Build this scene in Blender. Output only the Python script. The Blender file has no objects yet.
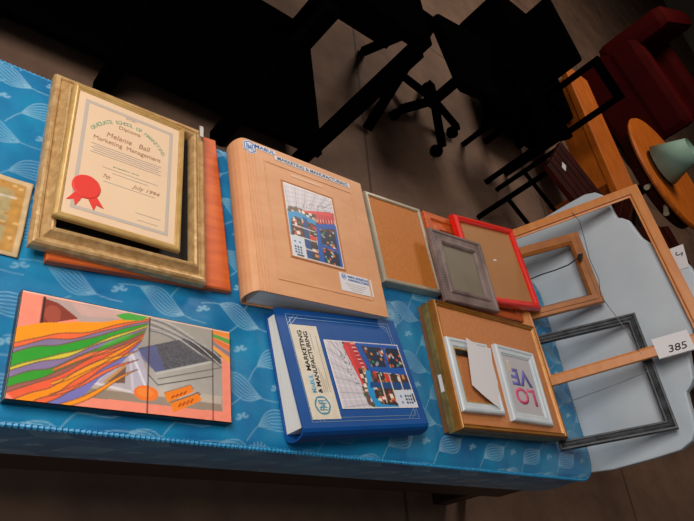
import bpy, bmesh, math, random
import numpy as np
from mathutils import Matrix, Vector
random.seed(4)
RNG = np.random.default_rng(7)
SC = bpy.context.scene
COL = SC.collection
R = math.radians
H = 0.55                      # height of the mattress top above the floor

# ------------------------------------------------------------------ materials
def lin(c):
    if isinstance(c, str):
        c = tuple(int(c[i:i+2], 16)/255 for i in (0, 2, 4))
    return tuple(x/12.92 if x <= .04045 else ((x+.055)/1.055)**2.4 for x in c)

MATS = {}
def mat(name, col, rough=.6, metal=0., var=None, scale=8., stretch=(1, 1, 1), bump=0., bscale=40., coat=0., spec=.5, sheen=0., detail=4., lo=.35, hi=.65):
    if name in MATS:
        return MATS[name]
    m = bpy.data.materials.new(name); m.use_nodes = True
    nt = m.node_tree; N = nt.nodes; L = nt.links
    p = N['Principled BSDF']
    p.inputs['Roughness'].default_value = rough
    p.inputs['Metallic'].default_value = metal
    p.inputs['Coat Weight'].default_value = coat
    p.inputs['Coat Roughness'].default_value = .15
    p.inputs['Specular IOR Level'].default_value = spec
    p.inputs['Sheen Weight'].default_value = sheen
    p.inputs['Base Color'].default_value = (*lin(col), 1)
    tc = N.new('ShaderNodeTexCoord')
    if var:
        mp = N.new('ShaderNodeMapping'); mp.inputs['Scale'].default_value = stretch
        L.new(tc.outputs['Object'], mp.inputs['Vector'])
        n = N.new('ShaderNodeTexNoise'); n.inputs['Scale'].default_value = scale; n.inputs['Detail'].default_value = detail
        n.inputs['Roughness'].default_value = .6
        L.new(mp.outputs[0], n.inputs['Vector'])
        r = N.new('ShaderNodeValToRGB')
        r.color_ramp.elements[0].position = lo; r.color_ramp.elements[1].position = hi
        r.color_ramp.elements[0].color = (*lin(col), 1); r.color_ramp.elements[1].color = (*lin(var), 1)
        L.new(n.outputs['Fac'], r.inputs[0]); L.new(r.outputs[0], p.inputs['Base Color'])
    if bump:
        b = N.new('ShaderNodeBump'); b.inputs['Strength'].default_value = bump; b.inputs['Distance'].default_value = .002
        n2 = N.new('ShaderNodeTexNoise'); n2.inputs['Scale'].default_value = bscale; n2.inputs['Detail'].default_value = 3
        L.new(tc.outputs['Object'], n2.inputs['Vector']); L.new(n2.outputs['Fac'], b.inputs['Height'])
        L.new(b.outputs[0], p.inputs['Normal'])
    MATS[name] = m
    return m

def print_mat(name, rough=.35, coat=0.):
    """ink colours stored on the sheet's own points"""
    if name in MATS:
        return MATS[name]
    m = bpy.data.materials.new(name); m.use_nodes = True
    p = m.node_tree.nodes['Principled BSDF']
    a = m.node_tree.nodes.new('ShaderNodeAttribute'); a.attribute_name = 'ink'
    m.node_tree.links.new(a.outputs['Color'], p.inputs['Base Color'])
    p.inputs['Roughness'].default_value = rough
    p.inputs['Coat Weight'].default_value = coat
    MATS[name] = m
    return m

def fabric_mat():
    m = bpy.data.materials.new('blue_damask'); m.use_nodes = True
    nt = m.node_tree; N = nt.nodes; L = nt.links; p = N['Principled BSDF']
    a = N.new('ShaderNodeAttribute'); a.attribute_name = 'weave'
    tc = N.new('ShaderNodeTexCoord')
    n = N.new('ShaderNodeTexNoise'); n.inputs['Scale'].default_value = 9; n.inputs['Detail'].default_value = 5
    L.new(tc.outputs['Object'], n.inputs['Vector'])
    r = N.new('ShaderNodeValToRGB'); r.color_ramp.elements[0].position = .35; r.color_ramp.elements[1].position = .7
    r.color_ramp.elements[0].color = (*lin('036296'), 1); r.color_ramp.elements[1].color = (*lin('0b83ae'), 1)
    L.new(n.outputs['Fac'], r.inputs[0])
    mx = N.new('ShaderNodeMix'); mx.data_type = 'RGBA'
    L.new(a.outputs['Fac'], mx.inputs['Factor']); L.new(r.outputs[0], mx.inputs['A'])
    mx.inputs['B'].default_value = (*lin('a0cbdc'), 1)
    L.new(mx.outputs['Result'], p.inputs['Base Color'])
    p.inputs['Roughness'].default_value = .42
    p.inputs['Sheen Weight'].default_value = .15
    b = N.new('ShaderNodeBump'); b.inputs['Strength'].default_value = .35; b.inputs['Distance'].default_value = .006
    n2 = N.new('ShaderNodeTexNoise'); n2.inputs['Scale'].default_value = 22; n2.inputs['Detail'].default_value = 3
    L.new(tc.outputs['Object'], n2.inputs['Vector']); L.new(n2.outputs['Fac'], b.inputs['Height']); L.new(b.outputs[0], p.inputs['Normal'])
    return m

def floor_mat():
    m = bpy.data.materials.new('concrete'); m.use_nodes = True
    nt = m.node_tree; N = nt.nodes; L = nt.links; p = N['Principled BSDF']
    tc = N.new('ShaderNodeTexCoord')
    n = N.new('ShaderNodeTexNoise'); n.inputs['Scale'].default_value = 2.6; n.inputs['Detail'].default_value = 8; n.inputs['Roughness'].default_value = .68
    L.new(tc.outputs['Object'], n.inputs['Vector'])
    r = N.new('ShaderNodeValToRGB'); r.color_ramp.elements[0].position = .32; r.color_ramp.elements[1].position = .72
    r.color_ramp.elements[0].color = (*lin('5a4236'), 1); r.color_ramp.elements[1].color = (*lin('82644f'), 1)
    L.new(n.outputs['Fac'], r.inputs[0])
    mp = N.new('ShaderNodeMapping'); mp.inputs['Rotation'].default_value = (0, 0, R(3)); mp.inputs['Location'].default_value = (-.02, .5, 0)
    L.new(tc.outputs['Object'], mp.inputs['Vector'])
    br = N.new('ShaderNodeTexBrick'); br.offset = 0; br.inputs['Scale'].default_value = 1
    br.inputs['Brick Width'].default_value = 1.55; br.inputs['Row Height'].default_value = 1.9
    br.inputs['Mortar Size'].default_value = .008; br.inputs['Color1'].default_value = (1, 1, 1, 1); br.inputs['Color2'].default_value = (.93, .93, .93, 1)
    br.inputs['Mortar'].default_value = (.45, .45, .45, 1)
    L.new(mp.outputs[0], br.inputs['Vector'])
    mx = N.new('ShaderNodeMix'); mx.data_type = 'RGBA'; mx.blend_type = 'MULTIPLY'; mx.inputs['Factor'].default_value = 1
    L.new(r.outputs[0], mx.inputs['A']); L.new(br.outputs['Color'], mx.inputs['B'])
    L.new(mx.outputs['Result'], p.inputs['Base Color']); p.inputs['Roughness'].default_value = .8
    return m

def glass_mat():
    if 'glass' in MATS: return MATS['glass']
    m = bpy.data.materials.new('glass'); m.use_nodes = True
    p = m.node_tree.nodes['Principled BSDF']
    p.inputs['Transmission Weight'].default_value = 1; p.inputs['Roughness'].default_value = .03; p.inputs['IOR'].default_value = 1.45
    MATS['glass'] = m
    return m

# ------------------------------------------------------------------ objects
def thing(name, label, cat, loc=(0, 0, 0), rot=(0, 0, 0), group=None):
    o = bpy.data.objects.new(name, None); COL.objects.link(o)
    o.empty_display_size = .05
    o.location = loc; o.rotation_euler = rot
    return tag(o, label, cat, group)

def tag(o, label, cat, group=None):
    o['label'] = label; o['category'] = cat
    if group: o['group'] = group
    return o

def struct(o):
    o['kind'] = 'structure'; return o

class MB:
    def __init__(s): s.bm = bmesh.new()
    def box(s, c, d, M=None, bev=0.):
        r = bmesh.ops.create_cube(s.bm, size=1)
        vs = r['verts']
        bmesh.ops.scale(s.bm, vec=d, verts=vs)
        bmesh.ops.translate(s.bm, vec=c, verts=vs)
        if bev:
            es = list({e for v in vs for e in v.link_edges})
            rr = bmesh.ops.bevel(s.bm, geom=es, offset=bev, segments=2, affect='EDGES', profile=.6)
            vs = list({v for v in rr['verts']} | {v for v in vs if v.is_valid})
        if M is not None: bmesh.ops.transform(s.bm, matrix=M, verts=[v for v in vs if v.is_valid])
        return s
    def bar(s, a, b, w, d=None, bev=0.):
        a = Vector(a); b = Vector(b); d = d or w
        z = (b-a).normalized(); up = Vector((0, 0, 1)) if abs(z.z) < .95 else Vector((0, 1, 0))
        x = up.cross(z).normalized(); y = z.cross(x)
        M = Matrix.Translation((a+b)/2) @ Matrix((x, y, z)).transposed().to_4x4()
        return s.box((0, 0, 0), (w, d, (b-a).length), M, bev)
    def tube(s, pts, r, n=8, closed=False):
        pts = [Vector(p) for p in pts]; rings = []
        prev = None
        for i, p in enumerate(pts):
            q = pts[min(i+1, len(pts)-1)]; o = pts[max(i-1, 0)]
            t = (q-o).normalized()
            if prev is None:
                x = Vector((0, 0, 1)).cross(t)
                if x.length < .1: x = Vector((0, 1, 0)).cross(t)
            else: x = prev - t*prev.dot(t)
            x.normalize(); prev = x; y = t.cross(x)
            rr = r[i] if isinstance(r, (list, tuple)) else r
            rings.append([s.bm.verts.new(p + (x*math.cos(a)+y*math.sin(a))*rr) for a in [2*math.pi*k/n for k in range(n)]])
        for a, b in zip(rings, rings[1:]):
            for k in range(n): s.bm.faces.new((a[k], a[(k+1) % n], b[(k+1) % n], b[k]))
        s.bm.faces.new(rings[0][::-1]); s.bm.faces.new(rings[-1])
        return s
    def lathe(s, prof, c=(0, 0, 0), n=32, a0=0, a1=2*math.pi):
        full = abs(a1-a0-2*math.pi) < 1e-6; m = n if full else n+1
        rings = [[s.bm.verts.new((c[0]+r*math.cos(a0+(a1-a0)*k/n), c[1]+r*math.sin(a0+(a1-a0)*k/n), c[2]+z)) for k in range(m)] for r, z in prof]
        for a, b in zip(rings, rings[1:]):
            for k in range(n): s.bm.faces.new((a[k], a[(k+1) % m], b[(k+1) % m], b[k]))
        if prof[0][0] > 1e-5: s.bm.faces.new(rings[0][::-1])
        if prof[-1][0] > 1e-5: s.bm.faces.new(rings[-1])
        return s
    def prism(s, poly, z0, z1, M=None):
        lo = [s.bm.verts.new((x, y, z0)) for x, y in poly]; hi = [s.bm.verts.new((x, y, z1)) for x, y in poly]
        n = len(poly)
        for k in range(n): s.bm.faces.new((lo[k], lo[(k+1) % n], hi[(k+1) % n], hi[k]))
        s.bm.faces.new(lo[::-1]); s.bm.faces.new(hi)
        if M is not None: bmesh.ops.transform(s.bm, matrix=M, verts=lo+hi)
        return s
    def ring(s, w, h, prof, c=(0, 0)):
        """mitred picture-frame moulding: prof = closed list of (inset, z)"""
        L = []
        for d, z in prof:
            x = w/2-d; y = h/2-d
            L.append([s.bm.verts.new((c[0]+sx*x, c[1]+sy*y, z)) for sx, sy in ((-1, 1), (1, 1), (1, -1), (-1, -1))])
        for i in range(len(L)):
            a = L[i]; b = L[(i+1) % len(L)]
            for k in range(4): s.bm.faces.new((a[k], a[(k+1) % 4], b[(k+1) % 4], b[k]))
        return s
    def build(s, name, m, parent=None, smooth=False, M=None):
        bmesh.ops.recalc_face_normals(s.bm, faces=s.bm.faces)
        if M is not None: bmesh.ops.transform(s.bm, matrix=M, verts=s.bm.verts)
        me = bpy.data.meshes.new(name); s.bm.to_mesh(me); s.bm.free()
        me.materials.append(m)
        if smooth:
            for p in me.polygons: p.use_smooth = True
        o = bpy.data.objects.new(name, me); COL.objects.link(o)
        if parent: o.parent = parent
        return o

def copy_tree(o, parent=None):
    c = o.copy(); COL.objects.link(c); c.parent = parent
    for ch in list(o.children): copy_tree(ch, c)
    return c

def T(x=0, y=0, z=0): return Matrix.Translation((x, y, z))

def text_mb(s, w=None, h=None, shear=0, bold=0., space=1.):
    """letters as a flat raised mesh centred on the origin, scaled to w x h"""
    cu = bpy.data.curves.new('t', 'FONT'); cu.body = s; cu.align_x = 'CENTER'; cu.shear = shear; cu.offset = bold; cu.space_character = space
    cu.resolution_u = 3
    o = bpy.data.objects.new('t', cu)
    COL.objects.link(o)
    dg = bpy.context.evaluated_depsgraph_get()
    me = bpy.data.meshes.new_from_object(o.evaluated_get(dg))
    bm = bmesh.new(); bm.from_mesh(me)
    bpy.data.objects.remove(o); bpy.data.curves.remove(cu); bpy.data.meshes.remove(me)
    xs = [v.co.x for v in bm.verts]; ys = [v.co.y for v in bm.verts]
    cx, cy = (min(xs)+max(xs))/2, (min(ys)+max(ys))/2; W = max(xs)-min(xs); Hh = max(ys)-min(ys)
    kx = w/W if w else None; ky = h/Hh if h else None
    kx = kx or ky; ky = ky or kx
    for v in bm.verts: v.co = Vector(((v.co.x-cx)*kx, (v.co.y-cy)*ky, 0))
    r = bmesh.ops.extrude_face_region(bm, geom=bm.faces[:])
    for g in r['geom']:
        if isinstance(g, bmesh.types.BMVert): g.co.z += .0004
    mb = MB(); mb.bm.free(); mb.bm = bm
    return mb

def text(s, M, mt, parent, w=None, h=None, name='lettering', **k):
    return text_mb(s, w, h, **k).build(name, mt, parent, M=M)

# ------------------------------------------------------------------ painting printed sheets
class Paint:
    def __init__(s, W, Hh, bg):
        s.W, s.H = W, Hh
        s.a = np.ones((Hh, W, 3))*np.array(lin(bg))
        u, v = np.meshgrid((np.arange(W)+.5)/W, (np.arange(Hh)+.5)/Hh); s.u, s.v = u, v
    def mask_poly(s, P):
        ins = np.zeros(s.u.shape, bool); n = len(P)
        for i in range(n):
            x0, y0 = P[i]; x1, y1 = P[(i+1) % n]
            if y0 == y1: continue
            c = (s.v > min(y0, y1)) & (s.v <= max(y0, y1)) & (s.u < x0+(s.v-y0)*(x1-x0)/(y1-y0))
            ins ^= c
        return ins
    def put(s, m, c, al=1.):
        c = np.array(lin(c)) if not isinstance(c, np.ndarray) else c
        m = (m*al)[..., None] if m.dtype != bool else (m.astype(float)*al)[..., None]
        s.a = s.a*(1-m) + c*m
    def poly(s, P, c, al=1.): s.put(s.mask_poly(P), c, al)
    def rect(s, x0, y0, x1, y1, c, al=1.): s.put((s.u >= x0) & (s.u < x1) & (s.v >= y0) & (s.v < y1), c, al)
    def ell(s, cx, cy, rx, ry, c, al=1.): s.put(((s.u-cx)/rx)**2+((s.v-cy)/ry)**2 < 1, c, al)
    def line(s, P, wd, c, al=1., asp=1.):
        for (x0, y0), (x1, y1) in zip(P, P[1:]):
            dx, dy = (x1-x0)*asp, y1-y0; L2 = dx*dx+dy*dy+1e-12
            t = np.clip(((s.u-x0)*asp*dx+(s.v-y0)*dy)/L2, 0, 1)
            d = np.hypot((s.u-x0)*asp-t*dx, s.v-y0-t*dy)
            s.put(np.clip(1.5-d/wd, 0, 1), c, al)
    def noise(s, amt, n=24):
        g = RNG.normal(size=(s.H//n+3, s.W//n+3)); yy = np.linspace(0, g.shape[0]-1.01, s.H); xx = np.linspace(0, g.shape[1]-1.01, s.W)
        yi = yy.astype(int); xi = xx.astype(int); fy = (yy-yi)[:, None]; fx = (xx-xi)[None]
        z = g[yi][:, xi]*(1-fy)*(1-fx)+g[yi+1][:, xi]*fy*(1-fx)+g[yi][:, xi+1]*(1-fy)*fx+g[yi+1][:, xi+1]*fy*fx
        s.a = np.clip(s.a*(1+amt*z[..., None]), 0, 1)
    def sheet(s, name, w, h, M, mt, parent, zf=None, thick=.0006):
        """a printed sheet w x h centred on M, with thickness, inks on its points"""
        Hh, W = s.H, s.W
        xs = ((np.arange(W)+.5)/W-.5)*w; ys = ((np.arange(Hh)+.5)/Hh-.5)*h
        xs[0] = -w/2; xs[-1] = w/2; ys[0] = -h/2; ys[-1] = h/2
        X, Y = np.meshgrid(xs, ys); Z = zf(X, Y) if zf else np.zeros_like(X)
        co = np.stack([X, Y, Z], -1).reshape(-1, 3)
        idx = np.arange(W*Hh).reshape(Hh, W)
        q = np.stack([idx[:-1, :-1], idx[:-1, 1:], idx[1:, 1:], idx[1:, :-1]], -1).reshape(-1, 4).tolist()
        # rim and underside
        rim = list(idx[0, :])+list(idx[1:, -1])+list(idx[-1, -2::-1])+list(idx[-2:0:-1, 0])
        n0 = len(co); low = co[rim].copy(); low[:, 2] -= thick
        co = np.vstack([co, low]); nr = len(rim)
        for k in range(nr): q.append([int(rim[k]), n0+k, n0+(k+1) % nr, int(rim[(k+1) % nr])])
        if zf is None: q.append([n0+k for k in range(nr)][::-1])
        me = bpy.data.meshes.new(name); me.from_pydata(co.tolist(), [], q)
        ca = me.color_attributes.new('ink', 'FLOAT_COLOR', 'POINT')
        c = np.vstack([s.a.reshape(-1, 3), s.a.reshape(-1, 3)[rim]])
        ca.data.foreach_set('color', np.hstack([c, np.ones((len(c), 1))]).astype(np.float32).ravel())
        me.transform(M); me.update(); me.materials.append(mt)
        if zf:
            for p in me.polygons: p.use_smooth = len(p.vertices) == 4
        o = bpy.data.objects.new(name, me); COL.objects.link(o)
        if parent: o.parent = parent
        return o

# ================================================================== SETTING
fl = MB().box((4, 4, -.05), (16, 16, .1)).build('floor', floor_mat()); struct(fl)
plaster = mat('plaster', '8d8378', .9, var='7c7268', scale=1.5)
struct(MB().box((4, 12.05, 2), (16, .1, 4)).build('wall_back', plaster)); struct(MB().box((4, -4.05, 2), (16, .1, 4)).build('wall_front', plaster))
struct(MB().box((-4.05, 4, 2), (.1, 16.2, 4)).build('wall_left', plaster)); struct(MB().box((12.05, 4, 2), (.1, 16.2, 4)).build('wall_right', plaster))
struct(MB().box((4, 4, 4.05), (16.2, 16.2, .1)).build('ceiling', plaster))

# ------------------------------------------------------------------ bed: mattress with blue damask cover
MX0, MX1, MY0, MY1, TH = -.42, 1.865, .322, 1.018, .17
def build_mattress():
    st = .0022; ex = .17
    xs = np.arange(-.42-ex, MX1+ex+st, st); xs = xs[xs > -.42-ex]
    ys = np.arange(MY0-ex, MY1+ex+st, st)
    X, Y = np.meshgrid(xs, ys)
    cx, cy = (MX0+MX1)/2, (MY0+MY1)/2; hx, hy = (MX1-MX0)/2, (MY1-MY0)/2; cr = .075
    qx, qy = np.abs(X-cx)-(hx-cr), np.abs(Y-cy)-(hy-cr)
    out = np.hypot(np.maximum(qx, 0), np.maximum(qy, 0)); sd = out+np.minimum(np.maximum(qx, qy), 0)-cr
    # unroll the skirt down from the rounded outline
    k = np.where(sd > 0, (cr+0*sd)/np.maximum(out, 1e-6), 1)
    bx = np.where(sd > 0, cx+np.sign(X-cx)*((hx-cr)+np.maximum(qx, 0)*k - np.where(qx < 0, -qx, 0)), X)
    by = np.where(sd > 0, cy+np.sign(Y-cy)*((hy-cr)+np.maximum(qy, 0)*k - np.where(qy < 0, -qy, 0)), Y)
    r = .012
    Z = -np.maximum(sd+r, 0)**2/(4*r)*(sd < r) - sd*(sd >= r)
    Z = np.maximum(Z, -ex)
    wob = .0016*np.sin(X*13+2*np.sin(Y*9))*np.sin(Y*17+X*3)+.0012*np.sin(X*31+Y*22+1.3*np.sin(Y*25))
    Z = Z+np.where(sd < 0, wob-.003, 0)
    bul = np.where(sd > 0, .006*np.sin(np.clip(sd/ex, 0, 1)*math.pi), 0)
    by = by+np.sign(Y-cy)*bul*(qx < 0)
    # woven pattern, drawn along threads in metres
    Hh, W = X.shape; m = np.zeros((Hh, W))
    def splat(px, py, amp, wd=.00095):
        px = np.asarray(px); py = np.asarray(py)
        # resample
        d = np.hypot(np.diff(px), np.diff(py)); n = max(2, int(d.sum()/.0009)); t = np.concatenate([[0], np.cumsum(d)])
        tt = np.linspace(0, t[-1], n); qx_ = np.interp(tt, t, px); qy_ = np.interp(tt, t, py)
        gi = np.rint((qx_-xs[0])/st).astype(int); gj = np.rint((qy_-ys[0])/st).astype(int)
        for di in (-1, 0, 1):
            for dj in (-1, 0, 1):
                ii, jj = gi+di, gj+dj; ok = (ii >= 0) & (ii < W) & (jj >= 0) & (jj < Hh)
                ii, jj, ax, ay = ii[ok], jj[ok], qx_[ok], qy_[ok]
                dd = np.hypot(xs[ii]-ax, ys[jj]-ay)
                np.maximum.at(m, (jj, ii), amp*np.exp(-(dd/wd)**2/1.6))
    t = np.linspace(0, 1, 24)
    def rotp(px, py, a, ox, oy, fx):
        px = px*fx; c_, s_ = math.cos(a), math.sin(a); return ox+px*c_-py*s_, oy+px*s_+py*c_
    def leaf(ox, oy, a, L, fx, amp):
        for k_ in range(-3, 4):
            b = k_*.0072
            px = (t-.5)*L; py = b*np.sin(math.pi*t)+.004*np.sin(2*math.pi*t)
            splat(*rotp(px, py, a, ox, oy, fx), amp)
        px = np.linspace(.5*L, .95*L, 12); py = .012*np.linspace(0, 1, 12)**1.5
        splat(*rotp(px, py, a, ox, oy, fx), amp*.8)
        px = np.linspace(-.5*L, -.85*L, 12); py = -.02*np.linspace(0, 1, 12)**1.3
        splat(*rotp(px, py, a, ox, oy, fx), amp*.8)
    def swirl(ox, oy, a, s_, amp):
        for sg in (-1, 1):
            th = np.linspace(0, 4.6, 26); rr = s_*(.25+.75*th/4.6)
            splat(*rotp(sg*(s_*.9+rr*np.cos(th+1)), rr*np.sin(th+1)*.8, a, ox, oy, 1), amp, .0017)
            for k_ in range(3): splat(*rotp(sg*(s_*(.2+.5*t)), s_*(-.2-.5*t+.25*k_*t), a, ox, oy, 1), amp, .0015)
    row = 0; y = MY0-.16
    while y < MY1+.12:
        x = MX0-.15+(row % 2)*.085
        while x < MX1+.15:
            j = RNG.normal(size=3)
            leaf(x, y+.004*j[0], R(24 if row % 2 else -22)+.06*j[1], .10, 1, .68)
            swirl(x+.085, y+.006, R(20), .008, .7)
            x += .17
        y += .070; row += 1
    for (ox, oy) in ((1.075, .70), (.66, .30), (1.62, .62)):
        for k_ in range(22):
            a = 2*math.pi*k_/22
            splat([ox+.006*math.cos(a), ox+.03*math.cos(a)], [oy+.006*math.sin(a), oy+.03*math.sin(a)], .6, .0016)
        for rr in (.006, .012): splat(ox+rr*np.cos(np.linspace(0, 6.3, 20)), oy+rr*np.sin(np.linspace(0, 6.3, 20)), .8, .003)
    m *= .75+.25*np.sin(X*5+1)*np.sin(Y*7)
    idx = np.arange(W*Hh).reshape(Hh, W)
    q = np.stack([idx[:-1, :-1], idx[:-1, 1:], idx[1:, 1:], idx[1:, :-1]], -1).reshape(-1, 4)
    me = bpy.data.meshes.new('mattress_cover')
    me.vertices.add(W*Hh); me.vertices.foreach_set('co', np.stack([bx, by, Z+H], -1).astype(np.float32).ravel())
    me.loops.add(q.size); me.loops.foreach_set('vertex_index', q.ravel().astype(np.int32))
    me.polygons.add(len(q)); me.polygons.foreach_set('loop_start', np.arange(0, q.size, 4, dtype=np.int32))
    try: me.polygons.foreach_set('loop_total', np.full(len(q), 4, dtype=np.int32))
    except Exception: pass
    me.update(calc_edges=True); me.validate()
    at = me.attributes.new('weave', 'FLOAT', 'POINT'); at.data.foreach_set('value', m.astype(np.float32).ravel())
    me.polygons.foreach_set('use_smooth', np.ones(len(q), bool))
    me.materials.append(fabric_mat())
    return me

bed = thing('mattress', 'blue shiny damask mattress with leafy swirls carrying all the frames and binders', 'mattress', (0, 0, 0))
o = bpy.data.objects.new('cover', build_mattress()); COL.objects.link(o); o.parent = bed
def piping(z, r):
    pts = []
    cr = .075
    for cx_, cy_, a0 in ((MX1-cr, MY0+cr, -90), (MX1-cr, MY1-cr, 0), (MX0+cr, MY1-cr, 90), (MX0+cr, MY0+cr, 180)):
        for k in range(9):
            a = R(a0+90*k/8); pts.append((cx_+(cr+.002)*math.cos(a), cy_+(cr+.002)*math.sin(a), z))
    pts.append(pts[0])
    # subdivide and twist like a cord
    out = []
    for a, b in zip(pts, pts[1:]):
        a = Vector(a); b = Vector(b); n = max(1, int((b-a).length/.003))
        for k in range(n): out.append(a.lerp(b, k/n))
    out.append(Vector(pts[0]))
    rad = [r*(1+.28*math.sin(i*math.pi/1.5)) for i in range(len(out))]
    return MB().tube(out, rad, 6)
piping(H-.008, .0042).build('piping', mat('blue_cord', '0b74ad', .45, var='3b9cc8', scale=220), bed)
base = thing('bed_base', 'dark wooden bed base under the blue mattress', 'bed base', (.72, .67, 0))
dk = mat('dark_stained_wood', '1c110c', .5, var='2c1a12', scale=6, stretch=(1, 8, 8))
MB().box((0, 0, .29), (2.2, .66, .16), bev=.006).build('side_panels', dk, base)
for sx in (-1, 1):
    for sy in (-1, 1): MB().box((sx*1.04, sy*.28, .105), (.07, .07, .21), bev=.004).build('leg', dk, base)

# ------------------------------------------------------------------ white scalloped headboard
hb = thing('headboard', 'white scalloped headboard standing at the right end of the blue mattress', 'headboard', (1.895, .795, 0))
half = [(0, .485), (.04, .48), (.09, .462), (.135, .43), (.17, .398), (.20, .382), (.235, .374), (.275, .366), (.293, .350), (.305, .334), (.33, .330), (.375, .326), (.41, .318), (.435, .298), (.450, .26), (.453, .18), (.453, .05), (.445, -.02), (.43, -.25)]
poly = [(y, z+H) for y, z in half]+[(-y, z+H) for y, z in half[:0:-1]]
Mh = Matrix(((0, 0, 1, 0), (1, 0, 0, 0), (0, 1, 0, 0), (0, 0, 0, 1)))
white_l = mat('white_lacquer', 'b9c3cb', .38, var='c6cfd6', scale=3, coat=.2)
hbo = MB().prism(poly, -.013, .013, Mh).build('panel', white_l, hb)
bv = hbo.modifiers.new('bev', 'BEVEL'); bv.width = .005; bv.segments = 3; bv.limit_method = 'ANGLE'; bv.angle_limit = R(50)
for sy in (-1, 1): MB().box((0, sy*.38, .16), (.03, .06, .32), bev=.003).build('leg', white_l, hb)

# ================================================================== THINGS ON THE MATTRESS
black_mat = mat('black_card', '08080a', .6)
gold = mat('antique_gold', 'ab8350', .36, .2, var='caa674', scale=60, stretch=(1, 1, 1), bump=.3, bscale=140)
gold_hi = mat('pale_gold', 'c8a468', .32, .25, var='b58e50', scale=30)
orange_wood = mat('orange_wood', 'bd5020', .45, var='cf6428', scale=5, stretch=(2, 14, 2))
tan_board = mat('hardboard', 'c68650', .65, var='bb8054', scale=120, detail=2)
orange_board = mat('orange_hardboard', 'c0742f', .6, var='b66b29', scale=150, detail=2)

# --- orange wooden frame under the gold frame
t = thing('wooden_picture_frame', 'flat orange wooden frame lying under the big gold frame', 'picture frame', (.392, .812, H), (0, 0, R(5.5)))
MB().ring(.362, .396, [(0, 0), (0, .014), (.003, .017), (.082, .017), (.085, .014), (.085, 0)]).build('frame_rim', orange_wood, t)
MB().box((0, 0, .003), (.20, .235, .004)).build('backing_board', tan_board, t)

# --- gold frame with black mat
t = thing('gold_frame', 'wide antique gold picture frame with black mat, holding the certificate on top', 'picture frame', (.354, .812, H+.0175), (0, 0, R(1.6)))
MB().ring(.326, .396, [(0, 0), (0, .014), (.003, .021), (.007, .0235), (.011, .023), (.013, .019), (.017, .019), (.022, .026), (.026, .0325), (.029, .034), (.033, .032), (.035, .026), (.037, .016), (.037, 0)]).build('frame_rim', gold, t)
MB().box((0, 0, .008), (.260, .330, .006)).build('mat_board', black_mat, t)
clip = MB().box((.147, .180, .0345), (.010, .032, .003), bev=.001).build('hanging_clip', mat('clip_silver', 'b9b9b4', .3, .8), t)
clip['label'] = 'small silver clip on the corner'

# --- certificate
paperc = mat('certificate_paper', 'd9b898', .55, var='dcbe9c', scale=7)
t = thing('framed_certificate', 'thin gold framed certificate with red wax-style seal lying on the gold frame', 'framed certificate', (.3345, .8165, H+.0535), (0, 0, R(0)))
MB().ring(.234, .317, [(0, 0), (0, .008), (.002, .0105), (.005, .0115), (.008, .0105), (.009, .009), (.011, .009), (.0125, .0078), (.0125, 0)]).build('frame_rim', gold_hi, t)
cert = MB().box((0, 0, .004), (.212, .295, .006)).build('certificate', paperc, t)
Zc = .0072
green = mat('green_ink', '7ba184', .6); brown = mat('brown_ink', 'a07258', .6); grey_i = mat('grey_ink', 'a89a90', .6); lav = mat('lavender_ink', 'b5a79a', .6); dark_i = mat('dark_ink', '222222', .6)
b = MB(); b.ring(.182, .262, [(0, Zc), (0, Zc+.0003), (.007, Zc+.0003), (.007, Zc)]); b.build('printed_border', lav, cert)
b = MB()
word = 'GRADUATE SCHOOL OF MARKETING'
tm = MB()
n = len(word)
for i, ch in enumerate(word):
    if ch == ' ': continue
    a = R(146-112*i/(n-1)); rr = .094
    g = text_mb(ch, h=.0085)
    bmesh.ops.transform(g.bm, matrix=T(rr*math.cos(a)*.92, .012+rr*math.sin(a), Zc) @ Matrix.Rotation(a-math.pi/2, 4, 'Z'), verts=g.bm.verts)
    me = bpy.data.meshes.new('x'); g.bm.to_mesh(me); g.bm.free(); tm.bm.from_mesh(me); bpy.data.meshes.remove(me)
tm.build('school_name', green, cert)
text('GCSM', T(0, .121, Zc), grey_i, cert, h=.006)
text('Diploma', T(0, .089, Zc), brown, cert, w=.044, h=.011)
text('Melanie   Ball', T(0, .062, Zc), brown, cert, w=.088, h=.012, shear=.2)
text('Marketing  Management', T(0, .043, Zc), brown, cert, w=.135, h=.013)
b = MB()
for k in range(5): b.box((0, .028-.0052*k, Zc), (.14-.01*(k % 2), .0016, .0004))
for k, (w_, y_) in enumerate(((.11, -.02), (.07, -.028), (.10, -.052), (.05, -.10))): b.box((.01 if y_ > -.06 else .05, y_, Zc), (w_, .0012, .0004))
b.box((.05, -.115, Zc), (.04, .001, .0004)); b.build('printed_lines', grey_i, cert)
text('present this', T(0, -.012, Zc), green, cert, w=.05, h=.0045)
text('7th', T(-.035, -.040, Zc), brown, cert, w=.014, h=.009, shear=.3)
text('July 1994', T(.042, -.043, Zc), brown, cert, w=.056, h=.011, shear=.3)
seal_m = mat('red_foil', 'd8352a', .5)
seal = MB()
seal.lathe([(.0, Zc+.0022), (.023, Zc+.0022), (.025, Zc+.0016), (.026, Zc)], (-.068, -.078, 0), 40)
for a, w_ in ((R(-118), .018), (R(-58), .020)):
    d = Vector((math.cos(a), math.sin(a), 0)); pz = Vector((-d.y, d.x, 0)); c0 = Vector((-.068, -.078, 0))+d*.015
    pts = [c0+pz*w_/2*.8, c0-pz*w_/2*.8, c0-pz*w_/2+d*.034, c0+d*.024, c0+pz*w_/2+d*.034]
    seal.prism([(p.x, p.y) for p in pts], Zc, Zc+.001)
so = seal.build('red_seal', seal_m, cert); so['label'] = 'round red seal with two ribbon tails'

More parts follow.
